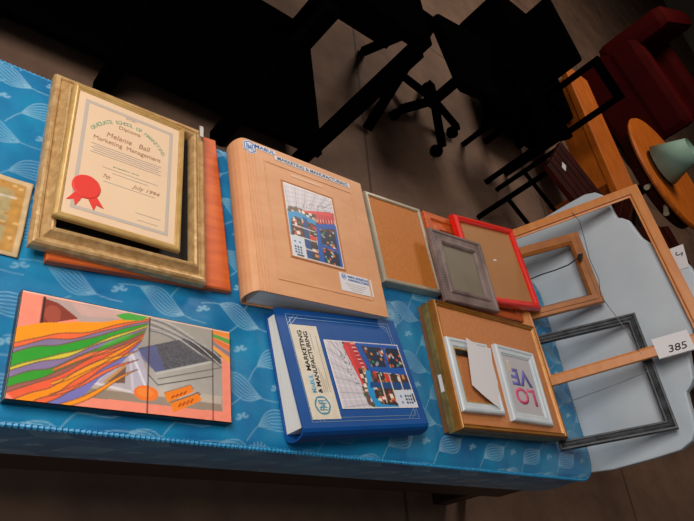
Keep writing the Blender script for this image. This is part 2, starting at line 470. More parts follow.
# --- long black-edged picture of coloured pencils
def pencils():
    p = Paint(300, 150, 'ef8a72')
    p.poly([(.093, .976), (.566, 1.0), (.9, 1.0), (.9, .9), (.238, .80), (.155, .88)], 'b49c94')
    p.poly([(.2, .97), (.56, .99), (.5, .93), (.25, .86)], 'c9a197')
    p.poly([(.089, .966), (.15, .94), (.19, .89), (.238, .824), (.16, .76), (.089, .712)], '87382a')
    p.ell(.13, .82, .035, .09, 'a04a38'); p.line([(.089, .97), (.089, .72)], .012, '3a1f1c', asp=2.05)
    # grey desk area
    p.poly([(.566, .99), (.9, .99), (.953, .66), (.953, .098), (.258, .088), (.459, .627)], '9c958c')
    g = np.clip(1-np.abs(p.u-.66)/.35, 0, 1)*np.clip((.62-p.v)/.5, 0, 1)
    p.put(p.mask_poly([(.566, .99), (.9, .99), (.953, .66), (.953, .098), (.258, .088), (.459, .627)])*g, 'c8c2ba', .8)
    p.poly([(.258, .088), (.953, .098), (.944, .18), (.284, .18)], '8f7a66', .8)
    p.poly([(.26, .18), (.30, .24), (.953, .26), (.944, .17), (.284, .17)], 'c9b5a0', .5)
    p.poly([(.511, .628), (.762, .837), (.942, .655), (.611, .404)], '4d4b50')
    mm = p.mask_poly([(.511, .628), (.762, .837), (.942, .655), (.611, .404)])
    p.put(mm & (RNG.random(p.u.shape) > .72), '77757c', .6)
    p.poly([(.50, .60), (.60, .70), (.655, .45), (.611, .404)], '5a5f90', .7)
    p.line([(.611, .404), (.942, .655)], .012, 'b9b5b0', asp=2.05)
    p.line([(.62, .35), (.945, .57)], .006, '6a6762', asp=2.05)
    p.poly([(.74, .83), (.802, .845), (.948, .71), (.945, .58), (.864, .655)], '17161a')
    for k in range(8):
        pts = [(.566+.39*q, .97-.02*k-(.28+.0*k)*q**1.8+.05*math.sin(q*7+k)*(.3+q*.2)) for q in [i/12 for i in range(13)]]
        p.line(pts, .008, '5f5c60' if k % 2 else 'b8b2ae', .8, asp=2.05)
    # translucent set squares
    p.poly([(.477, .615), (.335, .226), (.506, .185)], 'b3a9b0', .85)
    p.line([(.477, .615), (.335, .226), (.506, .185), (.477, .615)], .012, 'd6ccd2', asp=2.05)
    p.poly([(.38, .25), (.465, .43), (.468, .26)], '74564c'); p.line([(.38, .25), (.46, .43)], .012, 'c58e50', asp=2.05)
    p.poly([(.468, .63), (.52, .628), (.58, .32), (.50, .16)], 'bdb6cf', .55)
    p.line([(.477, .615), (.575, .2)], .012, 'dfdbe6', .8, asp=2.05)
    p.line([(.57, .384), (.62, .288), (.905, .466)], .005, '3e3a3a', asp=2.05)
    # the fan of pencils: boundaries on the left edge and on the right apex
    L = [(.0, .64), (.0, .49), (.0, .445), (.0, .40), (.0, .27), (.0, .24), (.0, .175), (.0, .09), (.0, .05), (.03, .0), (.10, .0), (.15, .0), (.225, .0)]
    C = ['f59414', 'f0683a', '857394', '2f9a2c', 'd2c23c', '84729a', '339828', '9c5c54', 'ea5c38', 'f58c14', 'ec6238', '7672b4']
    n_ = len(L)
    def bline(i):
        x0, y0 = L[i]; f_ = i/(n_-1); x1, y1 = .57-.04*f_, .995-.30*f_
        return [(x0+(x1-x0)*q, y0+(y1-y0)*q+(.034*math.sin(q*8+f_*4)+.014*math.sin(q*17+i*2.1))*(1-q)*min(1, q*4)+(-.05*f_*math.sin(q*math.pi))) for q in [k/32 for k in range(33)]]
    for i in range(n_-1):
        a_, b_ = bline(i), bline(i+1)
        p.poly(a_+b_[::-1], C[i])
    # further pencils wedged in from the right
    for a0, w_, c_ in ((.60, .045, 'f0703c'), (.48, .05, 'f79a1e'), (.36, .04, 'ee6a40'), (.22, .05, 'f6921a')):
        up = [(.16+.36*q, a0-.28+(.42+.12*(.6-a0))*q+.02*math.sin(q*7+a0*9)) for q in [k/16 for k in range(17)]]
        dn = [(x, y-w_*math.sin(math.pi*min(1, .15+k/19))) for k, (x, y) in enumerate(up)]
        p.poly(up+dn[::-1], c_); p.line(up, .006, '6c4a38', .6, asp=2.05); p.line(dn, .006, '6c4a38', .6, asp=2.05)
    for i in range(1, n_-1): p.line(bline(i), .006, '6a4a38', .7, asp=2.05)
    p.poly([(.40, .935), (.46, .99), (.56, .985), (.52, .93), (.44, .90)], '4aa33e')
    p.poly([(.33, .56), (.40, .64), (.50, .78), (.45, .74), (.37, .63)], '55a547')
    # coloured stripes at the right edge
    for k, c_ in enumerate(['e8862a', '5a9a3a', 'e0702e', '8a7a80', 'e99a3a']):
        p.poly([(.905, .99-.045*k), (1, .99-.075*k), (1, .93-.075*k), (.905, .95-.045*k)], c_)
    p.poly([(.953, .66), (1, .62), (1, 0), (.953, 0)], 'ef8a72')
    p.ell(.566, .192, .058, .075, 'f0762a'); p.ell(.56, .20, .04, .045, 'f58f3e', .6)
    p.poly([(.65, .225), (.784, .343), (.80, .30), (.665, .18)], '8a7868')
    p.poly([(.65, .215), (.784, .333), (.80, .27), (.669, .125)], 'f08020')
    p.poly([(.682, .131), (.823, .275), (.838, .25), (.70, .10)], '6e6058')
    p.poly([(.682, .121), (.823, .259), (.843, .193), (.701, .035)], 'f08020')
    for q in range(4): p.line([(.69+.02*q, .18+.018*q), (.70+.02*q, .20+.02*q)], .008, 'b04010', asp=2.05); p.line([(.725+.02*q, .10+.018*q), (.735+.02*q, .13+.02*q)], .008, 'b04010', asp=2.05)
    p.line([(.566, .99), (.575, .0)], .007, '4a3030', asp=2.05); p.line([(.901, 1), (.902, 0)], .006, '4a3030', asp=2.05)
    p.line([(0, 1), (1, 1)], .012, 'e8c4b4', asp=2.05)
    p.noise(.03, 8)
    return p
t = thing('pencil_picture', 'wide black-edged picture of coloured pencils in the front left corner of the mattress', 'picture', (.394, .4415, H), (0, 0, R(.8)))
MB().box((0, 0, .0095), (.383, .184, .019), bev=.0012).build('black_block', mat('black_edge', '0c0b0d', .35), t)
pencils().sheet('printed_picture', .379, .18, T(0, 0, .0202), print_mat('glossy_print', .4, 0), t, thick=.001)

# --- old paper at the left edge
def old_paper():
    p = Paint(150, 90, 'c4a67c')
    p.rect(.02, .05, .965, .95, 'b5843c'); p.rect(.08, .15, .90, .85, 'a39062')
    for k in range(150):
        u_, v_ = RNG.random(2)
        if not (.09 < u_ < .89 and .16 < v_ < .84): p.ell(u_*.93+.03, v_*.88+.06, .010+.008*RNG.random(), .02, ['c08a34', 'a8742c', 'd0a868', 'b5986a'][k % 4], .9)
    for k in range(60): p.ell(.1+.78*RNG.random(), .17+.66*RNG.random(), .02, .03, ['9c8c62', 'b09c70', '8e8260'][k % 3], .4)
    for u0, n_, th in ((.80, 7, .009), (.70, 9, .012), (.58, 8, .009), (.48, 9, .009)):
        for k in range(n_):
            v_ = .22+.56*k/n_
            p.line([(u0-.03, v_), (u0+.03, v_+.03), (u0-.025, v_+.045)], th, '4a4a3c', .8, asp=1.8)
    for a_ in ((.84, .72), (.66, .30)): p.line([(a_[0]-.1, a_[1]), (a_[0]+.08, a_[1]+.03)], .016, 'cfc6b4', .7, asp=1.8)
    p.noise(.10, 5)
    return p
op = old_paper().sheet('old_certificate', .29, .155, T(.046, .676, H+.004) @ Matrix.Rotation(R(-1), 4, 'Z'), print_mat('old_print', .6), None, zf=lambda X, Y: .0015*np.sin(X*40)+.0015*np.sin(Y*55+X*20), thick=.0008)
tag(op, 'yellowed old printed paper with orange border at the left edge, on the blue mattress', 'document')

# --- binders -------------------------------------------------------
def warehouse():
    p = Paint(120, 160, 'c9c2c8')
    for k in range(16):
        p.line([(.0+.07*k, .58+.02*k), (-.1+.11*k, 1.0)], .006, '8f8a92' if k % 2 else 'e4dde2', .7)
    for k in range(5): p.line([(0, .66+.07*k), (1, .80+.05*k)], .005, 'a29ca4', .6)
    for k in range(24): p.ell(.35+.5*RNG.random(), .72+.12*RNG.random(), .012, .008, '4a4650', .8)
    p.poly([(0, .58), (.33, .67), (1, .78), (1, 0), (0, 0)], '3a2f30')
    p.poly([(.05, .67), (.33, .69), (.3, .61), (.0, .58)], '6a4c44')
    cols = ['c06a3c', 'e8d8c4', '8c3a2c', 'd89050', '2f5a3c', 'f0e4d4', '5c3020', 'b8c4c8', 'd04030', '30302c', '986038']
    for k in range(260):
        u_, v_ = RNG.random(2); v_ *= .66
        w_ = .03+.05*RNG.random(); h_ = .015+.035*RNG.random()
        p.rect(u_, v_, u_+w_, v_+h_, cols[int(RNG.integers(len(cols)))], .85)
    p.poly([(.332, .671), (.914, .777), (1, .74), (1, .62), (.596, .55), (.582, .659)], 'c4343a')
    p.line([(.35, .66), (.92, .74)], .012, 'e04038')
    for k in range(14): p.rect(.6+.03*k, .57+.004*k, .615+.03*k, .61+.005*k, '5c2020' if k % 2 else 'e8b0a0')
    p.poly([(0, .576), (.21, .629), (.564, .572), (.552, .51), (.158, .55), (.054, .487), (.035, .287), (0, .276)], '1c8cc4')
    p.poly([(.30, .576), (.386, .56), (.386, 0), (.272, 0)], '14477e')
    b_ = '1552a4'
    p.poly([(.555, .529), (.961, .616), (1, .55), (.56, .46)], b_)
    p.poly([(.555, .53), (.62, .53), (.62, 0), (.50, 0)], b_)
    p.poly([(.62, .27), (1, .24), (1, .20), (.62, .23)], b_); p.poly([(.94, .60), (1, .6), (1, 0), (.93, 0)], b_)
    p.rect(.62, .27, .93, .46, '1d2a40'); p.rect(.62, .0, .93, .2, '16243c')
    for k in range(30):
        u_ = .64+.24*RNG.random(); v_ = .02+.42*RNG.random()
        if .19 < v_ < .27: continue
        p.ell(u_, v_, .022, .014, ['2c8a50', 'd08a30', 'b8c8d0', 'e05a28', '8098b0'][k % 5], .9)
    for v_ in (.42, .28, .14): p.line([(.08, v_), (.5, v_-.01)], .006, 'ddd4cc')
    p.rect(.39, .28, .52, .34, 'd03a28')
    p.poly([(0, .275), (.265, .27), (.262, 0), (0, 0)], 'c9cfda')
    for i in range(3):
        for j in range(3): p.rect(.04+.05*i+.02, .05+.035*j, .075+.05*i+.02, .072+.035*j, '28344c')
    p.rect(.08, .015, .22, .035, '28344c'); p.ell(.08, .2, .02, .014, '5068a8'); p.ell(.17, .2, .02, .014, '5068a8')
    p.line([(0, 0), (1, 0), (1, 1), (0, 1), (0, 0)], .012, 'e8dcd4')
    return p
WH = warehouse()

def binder(name, label, D, L, zs, zf_, covm, pagm, loc, yaw):
    """D deep from spine to fore edge (local x), L tall (local y); zs, zf_ thickness at spine and fore edge"""
    t = thing(name, label, 'binder', loc, (0, 0, yaw))
    c = .0035; n = 8
    top = [(-D/2+zs*.30, zs)]
    sp = []
    for k in range(n+1):                       # rounded spine
        a = math.pi/2+math.pi*k/n
        sp.append((-D/2+zs*.28+zs*.28*math.cos(a), zs/2+zs/2*math.sin(a)))
    outer = [(D/2, zf_)]+sp+[(D/2, 0)]
    inner = [(D/2, c)]+[(-D/2+zs*.28+(zs*.28-c)*math.cos(a), zs/2+(zs/2-c)*math.sin(a)) for a in [1.5*math.pi-math.pi*k/n for k in range(n+1)]]+[(D/2, zf_-c)]
    M = Matrix(((1, 0, 0, 0), (0, 0, -1, 0), (0, 1, 0, 0), (0, 0, 0, 1)))
    b = MB(); lo = [b.bm.verts.new((x, -L/2, z)) for x, z in outer+inner]; hi = [b.bm.verts.new((x, L/2, z)) for x, z in outer+inner]
    N = len(lo)
    for k in range(N): b.bm.faces.new((lo[k], lo[(k+1) % N], hi[(k+1) % N], hi[k]))
    m_ = len(outer)
    for k in range(m_-1):
        for S in (lo, hi):
            i2 = N-1-k
            try: b.bm.faces.new((S[k], S[k+1], S[i2-1], S[i2]))
            except ValueError: pass
    cov = b.build('cover', covm, t)
    # page block, following the wedge
    x0, x1 = -D/2+zs*.35, D/2-.012
    zt = lambda x: zs+(zf_-zs)*(x+D/2)/D
    pb = MB(); q = []
    y0_ = L/2-.004
    for y in (-y0_, y0_):
        q.append([pb.bm.verts.new(v) for v in ((x0, y, c+.001), (x1, y, c+.001), (x1, y, zt(x1)-c-.003), (x0, y, zt(x0)-c-.003))])
    for k in range(4): pb.bm.faces.new((q[0][k], q[0][(k+1) % 4], q[1][(k+1) % 4], q[1][k]))
    pb.bm.faces.new(q[0]); pb.bm.faces.new(q[1][::-1])
    pb.build('page_block', pagm, t)
    xa = -D/2+.28*zs
    ang = math.atan2(zs-zf_, D/2-xa)
    C = T(0, 0, zs-(zs-zf_)*(0-xa)/(D/2-xa)+.0003) @ Matrix.Rotation(ang, 4, 'Y')   # plane of the front cover
    return t, cov, C

def hexlogo(M, mt, parent, r, name='logo'):
    b = MB()
    six = [(math.cos(R(90+60*k)), math.sin(R(90+60*k))) for k in range(6)]
    def seg(a, c_, w):
        a = Vector((a[0]*r, a[1]*r, 0)); c_ = Vector((c_[0]*r, c_[1]*r, 0)); b.bar(a, c_, w, .0006)
    for k in range(6): seg(six[k], six[(k+1) % 6], r*.14)
    for k in range(24):
        a0, a1 = R(15*k), R(15*k+15); seg((.98*math.cos(a0), .98*math.sin(a0)), (.98*math.cos(a1), .98*math.sin(a1)), r*.08) if name == 'round_logo' else None
    for x in (-.5, -.22, .22, .5): seg((x, -.55), (x, .45), r*.11)
    for a, c_ in (((-.5, .45), (0, .05)), ((.5, .45), (0, .05)), ((-.5, .1), (0, -.3)), ((.5, .1), (0, -.3)), ((-.22, -.1), (.22, -.1))): seg(a, c_, r*.11)
    return b.build('logo', mt, parent, M=M)

blue_ink = mat('blue_ink', '3c74b4', .5); cyan_ink = mat('cyan_ink', '6cb6d8', .5)
white_paper = mat('white_paper', 'd6d2d4', .6); cream = mat('cream_label', 'd8cfc0', .5, var='cdbfa8', scale=20)
tan_cov = mat('tan_cover', 'd89e72', .5, var='d09468', scale=9, stretch=(1, 3, 1), bump=.12, bscale=30)
pages = mat('pages', 'efe8e0', .7, var='d8d0c6', scale=4, stretch=(1, 1, 160))
# tan binder
TW, TL_ = .392, .399
t, cov, C = binder('ring_binder', 'thick tan binder with a warehouse photo window on its cover', TW, TL_, .07, .06, tan_cov, pages, (.789, .829, H), R(4.3))
def uvT(u, v, dz=0): return C @ T((u-.5)*TW, (v-.5)*TL_, dz)
b = MB(); b.ring(.40*TW+.006, .515*TL_+.006, [(0, 0), (0, .0016), (.003, .0024), (.006, .0004), (.006, 0)])
b.build('window_rim', mat('tan_rim', 'b87a50', .5), t, M=uvT(.49, .517))
ph = WH.sheet('warehouse_photo', .40*TW-.004, .515*TL_-.004, uvT(.49, .517, .0012), print_mat('glossy_print'), t)
b = MB(); b.ring(.72*TW, .80*TL_, [(0, 0), (0, .0009), (.0025, .0012), (.005, .0009), (.005, 0)]); b.build('embossed_border', tan_cov, t, M=uvT(.53, .49))
b = MB()
for k in range(4): b.box((-.5*TW+.012+.008*k, 0, -.0003-.0008*0), (.0015, TL_*.99, .0018))
b.build('spine_grooves', tan_cov, t, M=C @ T(.006, 0, 0))
hexp = [(.021*math.cos(R(90+60*k)), .021*math.sin(R(90+60*k))) for k in range(6)]
ls = MB().prism(hexp, 0, .0006).build('logo_sticker', white_paper, t, M=uvT(.078, .944, .0002))
hexlogo(uvT(.078, .944, .001), blue_ink, ls, .017)
for (u_, v_, w_, h_, s_, mt_) in ((.19, .968, .062, .014, 'MABUL', blue_ink), (.57, .938, .245, .014, 'MARKETING & MANUFACTURING', mat('steel_ink', '5c6f86', .5))):
    st_ = MB().box((0, 0, .0003), (w_, h_, .0006)).build('title_strip', white_paper, t, M=uvT(u_, v_, .0002))
    text(s_, uvT(u_, v_, .0009), mt_, st_, w=w_*.93, h=h_*.7, bold=.02)
MB().box((0, 0, .0003), (.10, .008, .0005)).build('faded_strip', mat('faded_strip', 'dcae8c', .5), t, M=uvT(.495, .845, .0002))
lb = MB().box((0, 0, .0003), (.105, .048, .0006)).build('address_label', white_paper, t, M=uvT(.77, .176, .0002))
hexlogo(uvT(.672, .212, .0009), blue_ink, lb, .008)
text('MABUL MARKETING', uvT(.79, .218, .0009), blue_ink, lb, w=.068, h=.006, bold=.03)
text('& MANUFACTURING', uvT(.79, .197, .0009), blue_ink, lb, w=.068, h=.006, bold=.03)
b = MB()
for k in range(4): b.box(((.76-.5)*TW, (.168-.013*k-.5)*TL_, .0009), (.07-.012*k, .0012, .0003))
b.build('printed_lines', grey_i, lb, M=C)

# blue binder : spine at the front, reads from the front towards the back
BD, BL_ = .282, .362
blue_cov = mat('blue_vinyl', '004488', .5, var='004c92', scale=12, bump=.15, bscale=300)
t, cov, C = binder('lever_arch_file', 'blue lever arch file with cream title label and warehouse photo', BD, BL_, .062, .036, blue_cov, pages, (.8785, .491, H), R(97.8))
t['category'] = 'binder'
def uvB(u, v, dz=0): return C @ T((v-.5)*BD, (.5-u)*BL_, dz)       # u along the mattress, v away from the camera
def plateB(name, u0, u1, v0, v1, mt_, th=.0006, dz=.0002, par=None):
    return MB().box((0, 0, th/2), ((v1-v0)*BD, (u1-u0)*BL_, th)).build(name, mt_, par or t, M=uvB((u0+u1)/2, (v0+v1)/2, dz))
lab = plateB('title_label', .078, .283, .118, .868, cream)
WH.sheet('warehouse_photo', .565*BD, .64*BL_, uvB(.632, .475, .0012), print_mat('glossy_print'), t)
hexlogo(uvB(.172, .222, .001), mat('teal_ink', '4a8aa4', .5), lab, .0195, 'round_logo')
ink = mat('black_ink', '1c1e24', .5)
text('MABUL', uvB(.140, .39, .001), cyan_ink, lab, w=.145*BD, h=.0115, bold=.03)
text('MARKETING', uvB(.140, .655, .001), ink, lab, w=.33*BD, h=.0115, bold=.02)
text('& MANUFACTURING', uvB(.183, .565, .001), ink, lab, w=.50*BD, h=.0115, bold=.02)
b = MB()
for k, (u_, v0, v1) in enumerate(((.212, .32, .52), (.225, .32, .48), (.238, .32, .42), (.218, .66, .8), (.255, .32, .78))):
    b.box(((v0+v1)/2*BD-.5*BD, (.5-u_)*BL_, .001), ((v1-v0)*BD, .0016, .0003))
b.build('printed_lines', grey_i, lab, M=C)
silv = mat('silver_foil', '8ea8c4', .35, .5)
b = MB()
for ins in (0, .008): b.ring(.86*BD-ins*2, .86*BL_-ins*2, [(0, 0), (0, .0005), (.0012, .0005), (.0012, 0)])
for sx, sy in ((-1, 1), (1, 1), (1, -1), (-1, -1)):
    x, y = sx*.43*BD, sy*.43*BL_; k_ = .035
    b.bar((x-sx*k_, y, .0003), (x, y-sy*k_, .0003), .0012, .0006)
    b.bar((x-sx*k_*.7, y, .0003), (x, y-sy*k_*.7, .0003), .001, .0006)
b.build('foil_border', silv, t, M=C @ T(.008, 0, 0))

# --- silver frame --------------------------------------------------
champ = mat('champagne_silver', 'aa9e8a', .35, .3, var='b8ac98', scale=20)
def prof(w, z, round_=.004, lip=.003):
    return [(0, 0), (0, z-round_), (round_*.3, z-round_*.3), (round_, z), (w-lip, z), (w, z-lip), (w, 0)]
t = thing('silver_frame', 'thin champagne silver frame with plain orange-brown backing, right of the tan binder', 'picture frame', (1.1415, .9275, H), (0, 0, R(5.3)))
MB().ring(.229, .286, prof(.012, .03, .004)).build('frame_rim', champ, t)
MB().box((0, 0, .021), (.208, .265, .006)).build('backing_board', orange_board, t)

# --- orange wooden frame, under the red and the grey frame
t = thing('wooden_picture_frame', 'orange wooden frame mostly hidden under the red frame', 'picture frame', (1.463, .943, H), (0, 0, R(5)))
MB().ring(.37, .325, [(0, 0), (0, .022), (.004, .026), (.022, .026), (.026, .019), (.038, .019), (.042, .024), (.055, .024), (.058, .018), (.058, 0)]).build('frame_rim', orange_wood, t)
MB().box((0, 0, .008), (.27, .22, .004)).build('backing_board', orange_board, t)

# --- red frame
red = mat('red_lacquer', 'e01a08', .3, coat=.4)
t = thing('red_frame', 'bright red frame with plain brown backing leaning over the orange wooden frame', 'picture frame', (1.541, .966, H+.042), (R(0), R(-3), R(7)))
MB().ring(.305, .305, [(0, 0), (0, .012), (.002, .018), (.006, .022), (.012, .0235), (.018, .022), (.022, .018), (.023, .012), (.023, 0)]).build('frame_rim', red, t)
bk = MB().box((0, 0, .008), (.272, .272, .006)).build('backing_board', mat('brown_backing', 'ae7a48', .5, var='a87242', scale=3), t)
MB().box((.0, .01, .0115), (.014, .006, .001)).build('paper_tab', white_paper, bk)

# --- purple grey frame with glass
pg = mat('purple_grey_wood', '5c4a48', .5, var='84706a', scale=14, stretch=(1, 1, 1), bump=.5, bscale=60, detail=8)
t = thing('grey_frame', 'weathered purple-grey frame with a blank grey picture lying between silver and red frames', 'picture frame', (1.338, .872, H+.0585), (0, R(-2.0), R(3.2)))
MB().ring(.229, .236, [(0, 0), (0, .010), (.002, .014), (.009, .014), (.011, .011), (.028, .011), (.031, .015), (.037, .016), (.042, .013), (.045, .008), (.045, 0)]).build('frame_rim', pg, t)
MB().box((0, 0, .004), (.15, .157, .004)).build('blank_picture', mat('grey_backing', '827868', .4, var='776d5e', scale=6), t)
b = MB()
for k in range(26): b.box((-.1075, .10-.008*k, .0146), (.004, .004, .0018), bev=.0006)
b.build('beaded_edge', mat('bead_silver', '9a8c8c', .35, .4), t)

# --- stack of three frames
def stack_frame(label, x, y, z, w, h, th, rimm, bw, back=None, yaw=0, prof_=None):
    t = thing('stacked_frame', label, 'picture frame', (x, y, H+z), (0, 0, R(yaw)), 'stack of three picture frames')
    MB().ring(w, h, prof_ or prof(bw, th, .003)).build('frame_rim', rimm, t)
    if back: MB().box((0, 0, th*.55), (w-2*bw+.004, h-2*bw+.004, .004)).build('backing_board', back, t)
    return t
olive = mat('olive_gold', '8a7642', .4, .35, var='5f4f2a', scale=25)
brown_gold = mat('brown_gold', 'a06a22', .38, .3, var='8a5518', scale=18)
stack_frame('dark brown frame at the bottom of the three stacked frames', 1.4205, .580, 0, .462, .345, .019, mat('dark_brown_rim', '6a4420', .45, var='7c5228', scale=20), .03, tan_board, 2.2)
t2 = stack_frame('olive gold frame in the middle of the three stacked frames', 1.4175, .577, .0195, .468, .350, .019, olive, .03, tan_board, 2.6)
sl = MB().box((-.2345, -.05, .010), (.002, .045, .010)).build('price_sticker', white_paper, t2)
t3 = stack_frame('large brown-gold frame with tan backing, topmost of three, holding two small white frames', 1.4245, .5795, .039, .468, .351, .021, brown_gold, .017, None, 2.4,
    [(0, 0), (0, .014), (.002, .019), (.004, .021), (.007, .019), (.009, .0165), (.011, .0165), (.013, .018), (.0155, .014), (.0165, .012), (.0165, 0)])
MB().box((0, 0, .0098), (.437, .320, .005)).build('backing_board', mat('tan_panel', 'c47e4c', .6, var='bc7644', scale=90, detail=2), t3)
ZP = H+.039+.0124

white_f = mat('bluish_white_paint', 'c0cad0', .4, var='ccd4d8', scale=10)
def_w = [(0, 0), (0, .012), (.003, .015), (.008, .016), (.012, .013), (.014, .0125), (.021, .012), (.024, .009), (.026, .009), (.026, 0)]
t = thing('white_frame', 'small white frame with gold inner edge, empty, under a loose sheet of paper', 'picture frame', (1.288, .541, ZP), (0, 0, R(3.3)), 'small white frames on the stack')
MB().ring(.171, .198, def_w).build('frame_rim', white_f, t)
MB().ring(.121, .148, [(0, 0), (0, .0095), (.004, .0095), (.005, .006), (.005, 0)]).build('gold_slip', gold_hi, t)
b = MB(); b.box((0, .062, .006), (.105, .012, .003)); b.build('dark_spacer', black_mat, t)

p = Paint(30, 40, 'cfc9cc'); p.noise(.015, 6)
def shape_sheet():
    b = MB(); P0 = [(-.042, .088), (.0, .075), (.056, .078), (.052, .035), (.058, -.02), (.045, -.092), (-.008, -.068), (-.05, -.045)]
    b.prism([(x, y) for x, y in P0], 0, .0008)
    return b
ls = shape_sheet().build('loose_paper', white_paper)
ls.location = (1.310, .553, ZP+.0185); ls.rotation_euler = (R(1.5), R(-1), R(-2))
tag(ls, 'loose white sheet of paper lying across the empty white frame', 'paper')

t = thing('white_frame', 'small white frame with upside-down purple and pink LOVE lettering', 'picture frame', (1.501, .548, ZP), (0, 0, R(1.2)), 'small white frames on the stack')
MB().ring(.184, .219, def_w).build('frame_rim', white_f, t)
pic = MB().box((0, 0, .005), (.136, .171, .004)).build('picture', mat('grey_white_print', 'b4b2b6', .45, var='bcb8ba', scale=9), t)
vio = mat('violet_ink', '6a64aa', .5); pk = mat('pink_ink', 'd8587e', .5)
Rz = Matrix.Rotation(math.pi, 4, 'Z')
text('LO', T(.002, -.033, .0072) @ Rz, pk, pic, w=.096, h=.050, bold=.03)
text('VE', T(.002, .022, .0072) @ Rz, vio, pic, w=.096, h=.050, bold=.03)
stk = MB().box((-.042, .052, .0075), (.014, .034, .0006)).build('price_sticker', cream, pic)
b = MB()
for k in range(4): b.box((-.042, .062-.007*k, .0081), (.009, .0014, .0003))
b.build('sticker_print', brown, stk)

# ------------------------------------------------------------------ frames leaning on the headboard
def leaning(name, label, yc, xb, ang, roll, z0=0):
    """local x = up along the lean, local y = across (world +y), local z = towards the camera side"""
    t = thing(name, label, 'picture frame')
    a = R(ang)
    up = Vector((math.sin(a), 0, math.cos(a))); yy = Vector((0, 1, 0)); nz = up.cross(yy)
    M = Matrix((up, yy, nz)).transposed().to_4x4()
    t.matrix_world = T(xb, yc, H+z0) @ M @ Matrix.Rotation(R(roll), 4, 'Z')
    return t
lightwood = mat('light_wood', 'bf7434', .45, var='ca8242', scale=6, stretch=(10, 2, 2))
midwood = mat('mid_brown_wood', '94561f', .45, var='a8662c', scale=7, stretch=(3, 3, 3))
ebony = mat('carved_black', '14161a', .5, var='3c4046', scale=40, bump=.6, bscale=90)
wire = mat('dull_wire', '4a4c50', .45, .5)

# black carved frame (rearmost)
Wd, Hb = .362, .325
t = leaning('black_picture_frame', 'empty black carved frame leaning on the lower right of the white headboard', .575, 1.705, 29, 0.0)
Mx = T(Hb/2, 0, 0)
MB().ring(Hb, Wd, [(0, 0), (0, .012), (.002, .016), (.007, .016), (.009, .012), (.014, .010), (.020, .012), (.022, .015), (.026, .015), (.028, .010), (.028, 0)]).build('frame_rim', ebony, t, M=Mx)
MB().tube([(.025, -.05, .008), (.14, -.035, .014), (.305, -.008, .018)], .0012, 6).build('hanging_wire', wire, t)

# large thin wooden frame
Wd, Hb = .562, .488
t = leaning('large_wooden_frame', 'large thin light-wood frame, its back showing, leaning on the white headboard', .856, 1.657, 24.5, 2.6, .006)
Mx = T(Hb/2+.005, 0, -.013)
MB().ring(Hb, Wd, [(0, 0), (0, .012), (.0015, .013), (.026, .013), (.028, .012), (.0285, .004), (.035, .003), (.035, 0)]).build('frame_rim', lightwood, t, M=Mx)
b = MB()
wp = [(1.12, .277), (1.08, .287), (1.01, .28), (.941, .271), (.863, .273), (.807, .259), (.76, .268), (.715, .28), (.67, .29), (.60, .30)]
b.tube([(s_, y_-.862-(s_-.28)*.045, .004+.006*math.sin(i*1.3)) for i, (y_, s_) in enumerate(wp)], .0011, 6); b.build('hanging_wire', wire, t)

# small brown frame
Wd, Hb = .272, .245
t = leaning('small_wooden_frame', 'small mid-brown wooden frame with a black hanging cord, leaning behind the red frame', 0.956, 1.712, 32, 1.5, .006)
Mx = T(Hb/2, 0, -.012)
MB().ring(Hb, Wd, [(0, 0), (0, .014), (.002, .016), (.012, .016), (.014, .019), (.030, .019), (.033, .015), (.038, .008), (.038, 0)]).build('frame_rim', midwood, t, M=Mx)
cm = mat('black_cord', '111214', .6)
cd = [(.02, -.005, .018), (.08, .002, .024), (.13, .004, .026), (.175, .010, .026), (.205, .024, .024), (.222, .028, .023)]
b = MB().tube(cd, .0022, 7); b.tube([(.214, .016, .021), (.222, .024, .027), (.228, .036, .026), (.218, .038, .021), (.214, .024, .026)], .0042, 7)
b.build('hanging_cord', cm, t)

# lot tag 385
a = R(24.5)
tg = MB().box((0, 0, 0), (.098, .062, .0012)).build('lot_tag', white_paper)
up = Vector((math.sin(a), 0, math.cos(a))); nz = up.cross(Vector((0, 1, 0)))
MT = Matrix((up, Vector((0, 1, 0)), nz)).transposed().to_4x4()
tg.matrix_world = T(1.657, 0, H) @ MT @ T(.406, .610, .0045) @ Matrix.Rotation(R(2), 4, 'Z')
tag(tg, 'white paper tag with handwritten 385 hanging over the large light-wood frame', 'tag')
text('385', T(.008, -.010, .0008), ink, tg, w=.052, h=.021, shear=.2, bold=.01, name='number')
MB().box((0, -.030, .0008), (.096, .0013, .0004)).build('printed_line', ink, tg)
tg2 = MB().box((0, 0, 0), (.0012, .075, .045), bev=0).build('lot_tag', white_paper)
tg2.location = (1.880, .87, H+.462); tg2.rotation_euler = (R(8), R(-4), 0)
tag(tg2, 'small white numbered tag at the crest of the white headboard', 'tag')
Mt2 = Matrix(((0, 0, -1, -.0008), (1, 0, 0, 0), (0, 1, 0, 0), (0, 0, 0, 1)))
text('2', Mt2 @ Matrix.Rotation(R(200), 4, 'Z') @ T(-.012, 0, 0), ink, tg2, h=.022, name='number')

# ================================================================== BACKGROUND
blackw = mat('black_wood', '040303', .7, spec=0); blackm = mat('black_metal', '040404', .6, spec=0); mahog = mat('mahogany', '260502', .6, spec=.1, var='380a04', scale=6, stretch=(2, 2, 9))
browne = mat('brown_wood', '4a2a18', .5, var='5c3520', scale=8)
